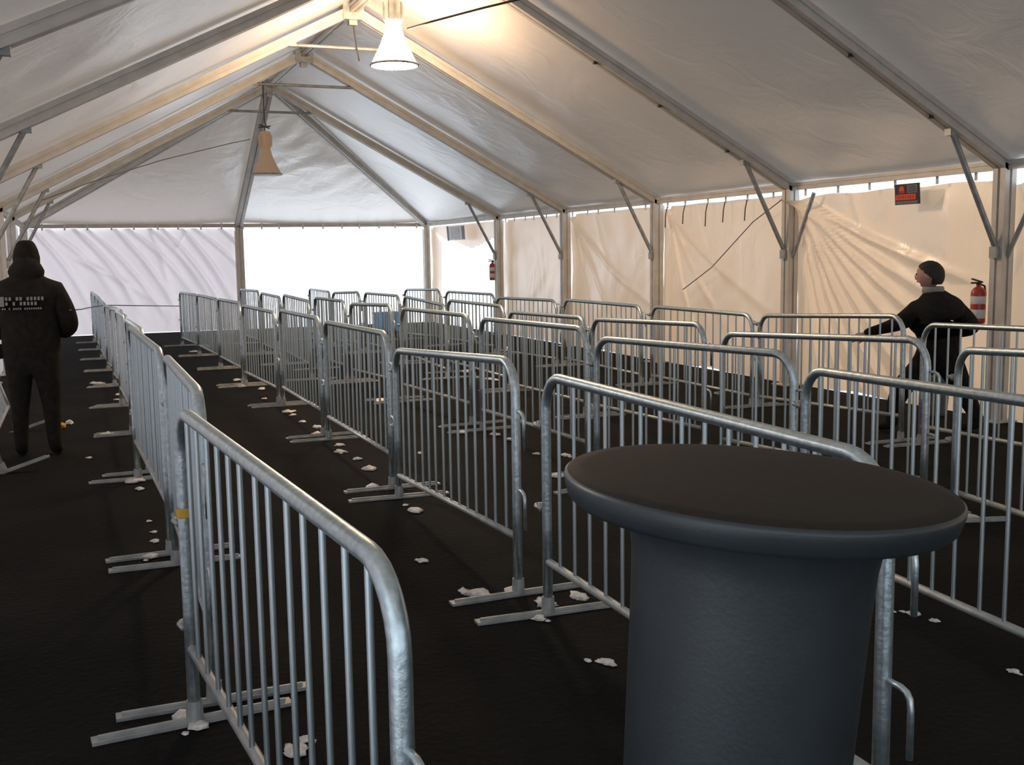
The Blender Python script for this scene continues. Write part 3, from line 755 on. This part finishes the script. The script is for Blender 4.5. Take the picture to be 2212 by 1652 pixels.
chain(V, E, Rr, 0, [(lp(.11, -.02, .62), .115), (lp(.19, -.03, .42), .088), (lp(.27, -.04, .24), .068), (lp(.32, -.05, .11), .054), (lp(.31, -.05, .06), .045), (lp(.20, -.02, .04), .036)])
skinned('body', V, E, Rr, M['cloth2'], pb)
fw = Vector((-.80, .60, 0))
head(pb, lp(-.055, .02, 1.43), fw, M['hair'])
bm = bmesh.new(); lathe(bm, [(.075, -.02), (.082, 0), (.078, .035), (.070, .045)], 24, lp(-.03, .0, 1.285)); o = link('collar', tomesh(bm, 'collar', True), M['tub'], pb); o['label'] = 'brownish collar'
hand(pb, lp(-.475, .142, .91), lp(-.8, .2, -.5), lp(0, 0, 1), -1)
hand(pb, lp(.16, .145, .875), lp(-.6, .5, -.3), lp(0, 0, 1), -1)

# grey tub on the floor by the striding person, blue crate by the far wall, dropped glove
tp = at(2020, 915, 9.9); tp.z = 0
root = empty('plastic_tub', tp); tag(root, 'dull grey plastic tub on the floor behind the striding person', 'tub')
bm = bmesh.new(); rg = lathe(bm, [(.09, 0), (.10, .01), (.125, .36), (.135, .37), (.135, .39), (.122, .39), (.10, .04)], 28); bm.faces.new(rg[0][::-1]); bm.faces.new(rg[-1]); link('shell', tomesh(bm, 'shell', True), M['tub'], root)
bm = bmesh.new(); tube(bm, [(-.13, 0, .36), (-.10, .05, .44), (0, .07, .48), (.10, .05, .44), (.13, 0, .36)], .006, 6); link('handle', tomesh(bm, 'h', True), M['galvd'], root)
cp = at(838, 700, 22.3); cp.z = 0
root = empty('plastic_crate', cp, .2); tag(root, 'bright blue plastic crate standing before the glowing far wall', 'crate')
bm = bmesh.new(); box(bm, (0, 0, .03), (.50, .34, .03))
for s in (-1, 1):
    box(bm, (0, s*.165, .20), (.50, .015, .38)); box(bm, (s*.245, 0, .20), (.015, .33, .38))
link('shell', tomesh(bm), M['blue'], root)
bm = bmesh.new()
for s in (-1, 1):
    box(bm, (0, s*.175, .385), (.54, .03, .03)); box(bm, (s*.26, 0, .385), (.03, .34, .03))
for q in range(-3, 4): box(bm, (q*.07, -.178, .2), (.015, .012, .34))
link('rim', tomesh(bm), M['blue'], root)

def blob(p, sx, sy, sz, rz, seed, sub=3):
    bm = bmesh.new(); bmesh.ops.create_icosphere(bm, subdivisions=sub, radius=1)
    for v in bm.verts:
        n = 1+.55*noise.noise(v.co*1.6+Vector((seed*3.1, 0, 0)))+.25*noise.noise(v.co*4+Vector((seed, 5, 0)))
        v.co = v.co*n; v.co.z = max(v.co.z, -.15)
        v.co = Vector((v.co.x*sx, v.co.y*sy, (v.co.z+.15)*sz))
    me = tomesh(bm, 'blob', True); o = link('snow_clump', me, None, None, (p.x, p.y, .003)); o.rotation_euler = (0, 0, rz); return o
g1 = blob(ongrd(128, 926), .055, .04, .05, .4, 99); g1.name = 'work_glove'; g1.data.materials.append(M['glove'])
tag(g1, 'crumpled yellow-orange glove lying on the floor of the left lane', 'glove')
g2 = blob(ongrd(150, 916), .03, .05, .03, .4, 77); g2.name = 'paper_scrap'; g2.data.materials.append(M['dsnow']); tag(g2, 'grey paper scrap beside the yellow-orange glove', 'litter')

clumps = [(212, 829, 34, 'foot'), (255, 853, 14, ''), (253, 864, 14, ''), (232, 939, 30, ''), (290, 1040, 46, ''), (302, 1057, 22, ''), (192, 990, 16, ''), (322, 1127, 14, ''), (333, 1150, 16, ''), (335, 1170, 22, ''),
          (325, 1203, 40, ''), (440, 748, 30, ''), (420, 760, 24, ''), (512, 822, 20, ''), (566, 841, 18, ''), (572, 862, 14, ''), (520, 834, 30, ''), (622, 890, 30, ''), (632, 898, 20, ''), (654, 912, 18, ''),
          (688, 924, 24, ''), (686, 938, 22, ''), (735, 963, 24, ''), (736, 977, 28, ''), (772, 993, 24, ''), (798, 1013, 34, ''), (897, 1104, 32, ''), (876, 1092, 14, ''), (912, 1213, 26, ''), (1160, 981, 16, ''),
          (1222, 985, 26, ''), (1205, 1030, 40, ''), (1312, 1433, 34, ''), (1270, 1428, 18, ''), (1972, 1327, 30, ''), (2018, 1342, 24, ''), (1928, 1322, 14, ''), (2095, 1118, 34, ''), (2190, 1452, 30, ''),
          (1030, 1283, 60, ''), (1110, 1278, 46, ''), (1180, 1306, 50, ''), (1250, 1290, 40, ''), (1165, 1338, 34, ''), (400, 1550, 70, ''), (430, 1570, 50, ''), (640, 1628, 60, ''), (660, 1600, 40, ''), (400, 1586, 20, ''),
          (820, 865, 24, ''), (1010, 803, 30, ''), (1060, 820, 30, ''), (1000, 935, 24, ''), (910, 980, 16, ''), (805, 1052, 30, ''), (1070, 940, 26, ''), (1100, 950, 20, '')]  # the pale pair near the doorway stands in for sun glints on a rail
zones = {}
for (u, v, w, _) in clumps:
    if u < 380 and v < 1300: z = 'by the left lane barriers'
    elif u < 700 and v > 1500: z = 'by the feet of the big near barrier'
    elif u < 700 and v < 860: z = 'on the far floor of the middle lane'
    elif u < 830: z = 'along the middle lane floor'
    elif u < 1000 and v > 1060: z = 'on black floor between the two long rows'
    elif u < 1300 and v > 1240: z = 'on the paired barrier feet beside the bin'
    elif u < 1330 and v > 1400: z = 'on bare black floor left of the bin'
    elif u > 1900: z = 'on the floor right of the bin'
    else: z = 'behind the bars of the middle rows'
    zones.setdefault(z, []).append((v, u, w))
for z, lst in zones.items():
    lst.sort(reverse=True)
    for i, (v, u, w) in enumerate(lst):
        p = ongrd(u, v); D = p.dot(HD); r = w/2*D/FPX
        bm = bmesh.new()
        for q in range(3 if w > 20 else 1):
            pp = Vector((random.uniform(-.7, .7)*r*1.2*min(q, 1), random.uniform(-.9, .9)*r*1.5*min(q, 1), 0))
            rr = r*(1 if q == 0 else random.uniform(.25, .55)); sy = random.uniform(.8, 1.6); sz = min(.018, rr*.35); seed = u*.37+q*60
            vs_ = bmesh.ops.create_icosphere(bm, subdivisions=2, radius=1)['verts']
            for vv in vs_:
                n = 1+.6*noise.noise(vv.co*1.6+Vector((seed, 0, 0)))+.3*noise.noise(vv.co*4+Vector((seed, 5, 0)))
                c_ = vv.co*n; c_.z = max(c_.z, -.15); vv.co = pp+Vector((c_.x*rr*.9, c_.y*rr*sy, (c_.z+.15)*sz))
        o = link('snow_clump', tomesh(bm, 'clump', True), M['dsnow'], None, (p.x, p.y, .003))
        size = 'small' if w < 19 else ('white' if w < 32 else 'large')
        od = (num[i] if i < 10 else ('%dth' % (i+1)))
        tag(o, ('%s snow clump %s' % (size, z)) + ('' if len(lst) == 1 else ', %s from the camera' % od), 'snow', 'snow clumps '+z)
